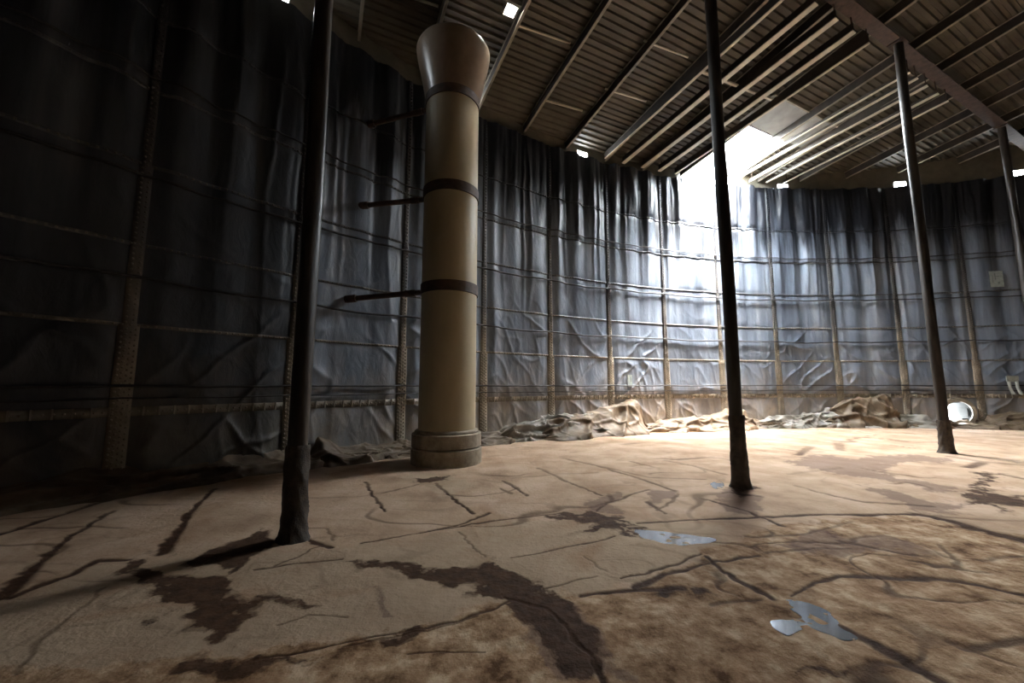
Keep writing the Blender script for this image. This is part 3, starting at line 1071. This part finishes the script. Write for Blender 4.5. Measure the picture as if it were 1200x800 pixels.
RAFT_E = [0.38 + 1.72 * k for k in range(-4, 17)]


def i_section(name, p0, p1, flange, depth, mat, parent, tf=0.02, tw=0.016):
    mb = MB()
    mb.beam(p0, p1, flange, tf, oh=tf / 2)
    mb.beam(p0, p1, tw, depth - 2 * tf, oh=depth / 2)
    mb.beam(p0, p1, flange, tf, oh=depth - tf / 2)
    o = mb.build(name, mat)
    o.data.materials.append(M['web_shade'])  # web faces get the tone with shade painted in
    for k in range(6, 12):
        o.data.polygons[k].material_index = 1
    return under(o, parent)


GIRD_P = 4.13
for e in RAFT_E:
    pe = rim_pd(e) - 0.03
    if pe < GIRD_P + 0.5:
        pe = max(pe, PD_C + 0.5)
    if pe > GIRD_P:
        i_section('rafter', rp(GIRD_P + 0.01, e), rp(pe, e), 0.07, RAFT_D - 0.006, M['rafter'], roof)
        i_section('rafter', rp(PD_C + 0.1, e), rp(GIRD_P - 0.01, e), 0.07, RAFT_D - 0.006, M['rafter'], roof)

# main girder over the poles
g0, g1 = rp(GIRD_P, -11.0, -0.06), rp(GIRD_P, 24.3, -0.06)
girder = empty('roof_girder', tuple(rp(GIRD_P, 6.6, -0.06)))
tag(girder, kind='structure', label='long dark roof girder carried by the row of poles')
mb = MB()
mb.beam(g0, g1, 0.30, 0.022, oh=0.011)
under(mb.build('bottom_flange', M['rust']), girder)
mb = MB()
mb.beam(g0, g1, 0.018, 0.31, oh=0.022 + 0.155)
under(mb.build('web', M['rust']), girder)

# straight battens across the deck (sheet laps)
for p0, e0, e1 in ((7.85, 3.86, 5.40), (6.92, 7.16, 8.66), (8.50, 7.16, 8.66), (9.55, 5.54, 7.0), (8.3, 0.45, 2.0)):
    mb = MB()
    mb.beam(rp(p0, e0, RAFT_D - 0.02), rp(p0 - 0.12, e1, RAFT_D - 0.02), 0.05, 0.035)
    under(mb.build('lap_batten', M['bar']), roof)
mb = MB()
mb.beam(rp(6.80, 9.0, 0.03), rp(6.62, 12.3, 0.03), 0.07, 0.05)
under(mb.build('cross_batten', M['bar']), roof)
mb = MB()
mb.beam(rp(6.62, 12.25, RAFT_D - 0.03), rp(6.62, 17.4, RAFT_D - 0.03), 0.05, 0.05)
under(mb.build('cross_batten', M['rafter']), roof)
# grey cover sheet beside the opening
mb = MB()
mb.beam(rp(7.2, 12.26, RAFT_D - 0.02), rp(7.2, 15.78, RAFT_D - 0.02), 1.14, 0.012, up=Vector((D2[0] * SLOPE, D2[1] * SLOPE, 1)))
under(mb.build('cover_sheet', M['cover']), roof)

# curb round the opening and the small vent
def curb(name, p0, p1, e0, e1, lo, hi, th, mat, open_end=False):
    c = empty(name, tuple(rp((p0 + p1) / 2, (e0 + e1) / 2, hi)))
    under(c, roof)
    sides = [((p0, e0), (p0, e1)), ((p0, e0), (p1, e0)), ((p0, e1), (p1, e1))]
    if not open_end:
        sides.append(((p1, e0), (p1, e1)))
    for a, b in sides:
        m = MB()
        m.beam(rp(*a, (lo + hi) / 2), rp(*b, (lo + hi) / 2), th, hi - lo)
        under(m.build('curb_board', mat), c)


curb('hatch_frame', HATCH_P[0], 10.75, HATCH_E[0], HATCH_E[1], RAFT_D - 0.03, RAFT_D + 0.14, 0.05, M['curb'], True)
curb('vent_frame', VENT_HOLE[0], VENT_HOLE[1], VENT_HOLE[2], VENT_HOLE[3], RAFT_D - 0.12, RAFT_D + 0.12, 0.03, M['rafter'])
tie = MB()
tie.beam(rp(7.34, 2.15, RAFT_D - 0.1), rp(7.34, 3.76, RAFT_D - 0.1), 0.05, 0.12)
under(tie.build('tie_bar', M['rafter']), roof)

# ------------------------------------------------------------------ loose pale bars on either side of the opening
def bar_pt(pd, e):
    # bars run almost level: from the liner top up to 0.45 m under the girder
    z = EYE + 8.20 + 0.062 * (10.6 - pd)
    xy = pd * D2 + e * E2
    return Vector((xy[0], xy[1], z))


BARS = [
    (8.88, 0.07, 'thin pale steel bar under the roof, farthest from the hatch on the standpipe side'),
    (9.68, 0.15, 'broad pale steel bar under the roof, fourth from the hatch towards the standpipe'),
    (10.54, 0.15, 'broad pale steel bar under the roof, third from the hatch towards the standpipe'),
    (11.32, 0.15, 'broad pale steel bar under the roof, second from the hatch towards the standpipe'),
    (12.05, 0.07, 'thin pale steel bar along the standpipe side of the bright hatch'),
    (14.25, 0.06, 'thin steel bar passing under the bright hatch opening itself'),
    (14.72, 0.09, 'pale steel bar along the hatch edge facing the manway side'),
    (15.36, 0.10, 'pale steel bar under the roof, second from the hatch towards the manway'),
    (16.08, 0.10, 'pale steel bar under the roof, third from the hatch towards the manway'),
    (16.78, 0.07, 'thin pale steel bar under the roof, farthest from the hatch on the manway side'),
]
for e, w, lab in BARS:
    b = empty('steel_bar', tuple(bar_pt(4.2, e)))
    tag(b, lab, 'bar', 'pale bars under the roof beside the hatch')
    pe = rim_pd(e) - 0.16
    m = MB()
    m.beam(bar_pt(4.2, e), bar_pt(pe, e), w, 0.03, oh=0.015)
    dp = 0.24 if e < 13 else 0.10
    m.beam(bar_pt(4.2, e), bar_pt(pe, e), 0.014, dp, oh=0.03 + dp / 2)
    o = m.build('channel', M['bar'])
    o.data.materials.append(M['web_shade'])
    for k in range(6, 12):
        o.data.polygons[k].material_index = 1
    under(o, b)
    p = bar_pt(4.24, e)
    m = MB()
    m.beam(p + Vector((0, 0, 0.03)), Vector((p.x, p.y, rp(4.24, e, 0.03).z)), 0.05, 0.012, up=Vector((D2[0], D2[1], 0)))
    under(m.build('hanger', M['rust']), b)
    p = bar_pt(pe - 0.12, e)
    m = MB()
    m.beam(p + Vector((0, 0, 0.03)), Vector((p.x, p.y, rp(pe - 0.12, e, RAFT_D).z)), 0.05, 0.012, up=Vector((D2[0], D2[1], 0)))
    under(m.build('hanger', M['rust']), b)

# ------------------------------------------------------------------ poles
def pole(px, e_pd, label, r=0.10, sleeve=0.9, seed=1, top_dz=-0.07):
    g = ground(*px) if px is not None else e_pd[0] * D2 + e_pd[1] * E2
    pd, e = g @ D2, g @ E2
    zt = rp(pd, e, top_dz).z
    o = empty('support_pole', (g[0], g[1], 0))
    tag(o, label, 'pole', 'row of roof poles')
    m = MB()
    zs = np.linspace(-0.03, zt - 0.03, 60)
    m.lathe([(r, z) for z in zs], g, 28, lambda t, z: 0.006 * math.sin(3 * t + z * 1.3 + seed))
    under(m.build('shaft', M['pole'], None, True), o)
    n = 40
    zs = np.linspace(-0.03, sleeve, n)
    prof = []
    for z in zs:
        flare = 0.05 * math.exp(-max(z, 0) / 0.06)
        prof.append((r + 0.012 + flare + 0.014 * (1 - max(z, 0) / sleeve), z))
    prof.append((r + 0.004, sleeve + 0.02))

    def wob(t, z):
        a = np.array([math.cos(t) * 1.3 + seed])
        b_ = np.array([math.sin(t) * 1.3 + z * 4])
        return 0.03 * (float(fbm(a * 2, b_, seed)[0]) - 0.5) + 0.014 * float(ridge(a * 2.2 + z * 2.5, b_ * 1.3, seed + 4)[0]) ** 4
    m = MB()
    m.lathe(prof, g, 40, wob)
    under(m.build('crusted_sleeve', M['sleeve'], None, True), o)
    m = MB()
    m.beam((g[0], g[1], zt - 0.03), (g[0], g[1], zt), 0.34, 0.34, up=Vector((D2[0], D2[1], 0)))
    under(m.build('cap_plate', M['rust']), o)
    return o


pole((343, 633), None, 'nearest dark steel pole, with crusted foot beside the dark spill', 0.098, 0.95, 2, 0.0)
pole((868, 571), None, 'dark steel pole in front of the brightest stretch of liner', 0.098, 1.1, 5)
pole((1110, 531), None, 'dark steel pole standing beside the round manway', 0.10, 0.75, 9)
pole(None, (4.13, 21.1), 'far dark pole at the edge of the view beneath the girder', 0.10, 0.75, 12)

# ------------------------------------------------------------------ standpipe with flared top
SC = np.array([-1.38, 8.45])
sp = empty('standpipe', (SC[0], SC[1], 0))
tag(sp, 'stout tan standpipe column with flared funnel top and dark straps', 'standpipe')
m = MB()
m.lathe([(0.60, 0.62), (0.60, 8.02)], SC, 96)
for f in range(1):
    pass
under(m.build('shaft', M['concrete'], None, True), sp)
m = MB()
m.lathe([(0.60, 8.0), (0.62, 8.12), (0.66, 8.35), (0.715, 8.62), (0.775, 8.9), (0.82, 9.1), (0.845, 9.25), (0.855, 9.34), (0.84, 9.37), (0.81, 9.34), (0.74, 8.9), (0.6, 8.3), (0.5, 8.1), (0.0, 8.05)], SC, 96)
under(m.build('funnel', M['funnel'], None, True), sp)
m = MB()
m.lathe([(0.0, 0.60), (0.60, 0.60), (0.66, 0.615), (0.665, 0.66), (0.645, 0.675), (0.60, 0.685)], SC, 96)
under(m.build('foot_ring', M['plinth'], None, True), sp)
for k, (z0, z1, rr) in enumerate(((-0.03, 0.315, 0.735), (0.325, 0.62, 0.725))):
    m = MB()
    m.lathe([(rr - 0.03, z0), (rr, z0 + 0.02), (rr, z1 - 0.02), (rr - 0.02, z1), (0.3, z1)], SC, 96,
            lambda t, z, k=k: 0.012 * (float(vnoise(np.array([t * 4.0 + k * 9]), np.array([z * 6]), 81)[0]) - 0.5))
    smooth_by_angle(under(m.build('plinth_ring', M['plinth']), sp), 35)
# straps with arms back to the wall
for z, (au, av), (lo, hi) in ((8.06, (428, 148), (0.11, 0.11)), (5.83, (420, 242), (0.11, 0.11)), (3.65, (404, 351), (0.11, 0.11))):
    m = MB()
    m.lathe([(0.60, z - lo), (0.625, z - lo), (0.625, z + hi), (0.60, z + hi)], SC, 96)
    st = under(m.build('strap', M['rust']), sp)
    smooth_by_angle(st, 30)
    a, wz = wall_hit(au, av)
    end = wp(a, wz, 0.05)
    d2 = np.array([end.x, end.y]) - SC
    d2 = d2 / np.linalg.norm(d2)
    start = Vector((SC[0] + d2[0] * 0.60, SC[1] + d2[1] * 0.60, z))
    m = MB()
    m.tube([start, end], 0.06, 10)
    mid = start.lerp(end, 0.22)
    m.tube([start.lerp(end, 0.10), mid], 0.075, 10)
    m.tube([start.lerp(end, 0.86), end], 0.085, 10)
    under(m.build('bracket_arm', M['rust']), st)

# ------------------------------------------------------------------ hoop cables against the liner
for zc, rr, lab in ((1.40, 0.014, 'lowest thin dark cable strung round the liner just under eye level'),
                    (1.59, 0.024, 'dark cable strung round the liner at eye level, second from the floor'),
                    (3.31, 0.026, 'dark cable strung round the liner, third from the floor'),
                    (5.00, 0.026, 'dark cable strung round the liner, fourth from the floor'),
                    (6.72, 0.020, 'topmost thin dark cable strung round the liner')):
    pts = []
    for a in np.arange(-71, 30, 0.25):
        ph = ((a - SEAM0) / STEP) % 1
        sag = 0.05 * 4 * ph * (1 - ph) * (0.3 + vnoise(np.array([math.floor((a - SEAM0) / STEP) * 1.7]), np.array([zc * 3.3]), 91)[0])
        zz = zc - sag * (0.4 if zc < 2 else 1.0) + 0.02 * (vnoise(np.array([a * 0.4]), np.array([zc]), 92)[0] - 0.5)
        ins = float(np.max(film(np.array([a - 0.15, a, a + 0.15]), np.array([zz] * 3)))) + 0.03 + rr
        pts.append(wp(a, float(zz), ins))
    m = MB()
    m.tube(pts, rr, 6)
    tag(m.build('hoop_cable', M['cable'], None, True), lab, 'cable', 'cables round the liner')

# ------------------------------------------------------------------ round manway in the wall
mw = empty('manway', tuple(wp(MAN_AZ, MAN_Z)))
tag(mw, 'round open manway low in the wall with daylight beyond', 'manway')
ca = math.radians(MAN_AZ)
nrm = Vector((-math.sin(ca), -math.cos(ca), 0))
tan = Vector((math.cos(ca), -math.sin(ca), 0))
mc = wp(MAN_AZ, MAN_Z)


def ring_mesh(prof, seg=48):
    """prof: (radius, distance inward from the wall)"""
    mb = MB()
    vs = []
    for r_, dd in prof:
        for k in range(seg):
            t = 2 * math.pi * k / seg
            vs.append(mc + tan * (r_ * math.cos(t)) + Vector((0, 0, r_ * math.sin(t))) + nrm * dd)
    fs = []
    for i in range(len(prof) - 1):
        for k in range(seg):
            k2 = (k + 1) % seg
            fs.append((i * seg + k, i * seg + k2, (i + 1) * seg + k2, (i + 1) * seg + k))
    return mb.add(vs, fs)


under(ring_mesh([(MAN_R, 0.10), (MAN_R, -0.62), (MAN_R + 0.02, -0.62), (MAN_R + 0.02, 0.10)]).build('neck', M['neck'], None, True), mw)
fl = under(ring_mesh([(MAN_R - 0.005, 0.10), (MAN_R - 0.005, 0.135), (MAN_R + 0.13, 0.135), (MAN_R + 0.15, 0.11), (MAN_R + 0.15, -0.01)]).build('flange', M['seam']), mw)
smooth_by_angle(fl, 35)
bo = []
for k in range(20):
    t = 2 * math.pi * (k + 0.5) / 20
    m = MB()
    c = mc + tan * ((MAN_R + 0.07) * math.cos(t)) + Vector((0, 0, (MAN_R + 0.07) * math.sin(t)))
    m.tube([c + nrm * 0.12, c + nrm * 0.155], 0.018, 6)
    under(m.build('bolt', M['bolt']), fl)

# ------------------------------------------------------------------ small plates on the liner
def plate(px, w, h, label, name='wall_plate', marks=True):
    a, z = wall_hit(*px)
    ca = math.radians(a)
    n = Vector((-math.sin(ca), -math.cos(ca), 0))
    t = Vector((math.cos(ca), -math.sin(ca), 0))
    ins = float(np.max(film(np.linspace(a - w / 2 * DEG, a + w / 2 * DEG, 7), np.full(7, z)))) + 0.03
    c = wp(a, z, ins)
    o = empty(name, tuple(c))
    tag(o, label, 'plate')
    m = MB()
    m.beam(c - Vector((0, 0, h / 2)), c + Vector((0, 0, h / 2)), w, 0.02, up=n)
    under(m.build('plate', M['tag']), o)
    return o, c, n, t


o, c, n, t = plate((1163, 328), 0.40, 0.62, 'pale rectangular plate high on the dark liner above the forked hook')
for dx, dz, w, h in ((-0.04, 0.10, 0.03, 0.26), (0.03, 0.10, 0.10, 0.03), (0.05, -0.16, 0.05, 0.07), (-0.12, 0.0, 0.02, 0.3)):
    m = MB()
    p = c + n * 0.012 + t * dx + Vector((0, 0, dz))
    m.beam(p - Vector((0, 0, h / 2)), p + Vector((0, 0, h / 2)), w, 0.006, up=n)
    under(m.build('faded_mark', M['tag_mark']), o)
o, c, n, t = plate((736, 446), 0.20, 0.42, 'small white upright plate on the lit liner at eye level')
m = MB()
m.beam(c + n * 0.012 + t * 0.04 - Vector((0, 0, 0.02)), c + n * 0.012 + t * 0.04 + Vector((0, 0, 0.14)), 0.02, 0.006, up=n)
under(m.build('faded_mark', M['tag_mark']), o)

a, z = wall_hit(1182, 451)
ca = math.radians(a)
n = Vector((-math.sin(ca), -math.cos(ca), 0))
t = Vector((math.cos(ca), -math.sin(ca), 0))
c = wp(a, z, float(film(a, z)) + 0.13)
hk = empty('forked_hook', tuple(c))
tag(hk, 'pale forked metal hook on the liner below the high plate', 'hook')
m = MB()
m.beam(c + Vector((0, 0, 0.12)), c + Vector((0, 0, 0.34)), 0.34, 0.05, up=n)
under(m.build('back_plate', M['hook']), hk)
for s_ in (-1, 1):
    m = MB()
    b0 = c + t * (s_ * 0.11)
    m.tube([b0 + Vector((0, 0, 0.14)), b0 + n * 0.02 - Vector((0, 0, 0.1)), b0 + n * 0.05 + t * 0.03 - Vector((0, 0, 0.30)), b0 + n * 0.12 + t * 0.04 - Vector((0, 0, 0.34))], 0.045, 8)
    under(m.build('prong', M['hook'], None, True), hk)

# ------------------------------------------------------------------ puddles
def puddle(poly, label, seed, n_edge=6):
    g = P2(*poly)
    # smooth, wavering outline
    pts = []
    k = len(g)
    for i in range(k):
        p0, p1, p2, p3 = g[i - 1], g[i], g[(i + 1) % k], g[(i + 2) % k]
        for s_ in range(n_edge):
            u = s_ / n_edge
            q = 0.5 * ((2 * p1) + (-p0 + p2) * u + (2 * p0 - 5 * p1 + 4 * p2 - p3) * u * u + (-p0 + 3 * p1 - 3 * p2 + p3) * u ** 3)
            j = 0.03 * (fbm(np.array([q[0] * 9]), np.array([q[1] * 9]), seed)[0] - 0.5)
            pts.append((q[0] + j, q[1] + j))
    c = g.mean(0)
    z = 0.05 * float(fbm(np.array([c[0] * 0.35]), np.array([c[1] * 0.35]), 1)[0] - 0.5)
    bm = bmesh.new()
    top = [bm.verts.new((x, y, z)) for x, y in pts]
    f = bm.faces.new(top)
    ext = bmesh.ops.extrude_face_region(bm, geom=[f])
    for v in ext['geom']:
        if isinstance(v, bmesh.types.BMVert):
            v.co.z -= 0.03
    bmesh.ops.triangulate(bm, faces=[q for q in bm.faces if len(q.verts) > 4])
    bmesh.ops.recalc_face_normals(bm, faces=bm.faces)
    me = bpy.data.meshes.new('puddle')
    bm.to_mesh(me)
    bm.free()
    me.materials.append(M['water'])
    o = bpy.data.objects.new('puddle', me)
    COL.objects.link(o)
    tag(o, label, 'puddle', 'puddles on the floor')
    return o


puddle(PUDDLE[0], 'shallow pale puddle at the end of the speckled damp run', 1)
puddle(PUDDLE[1], 'nearest puddle, forked and glinting, lying in the crease across brown mud', 2)
puddle(PUDDLE[2], 'small faint puddle at the foot of a dark pole', 3)
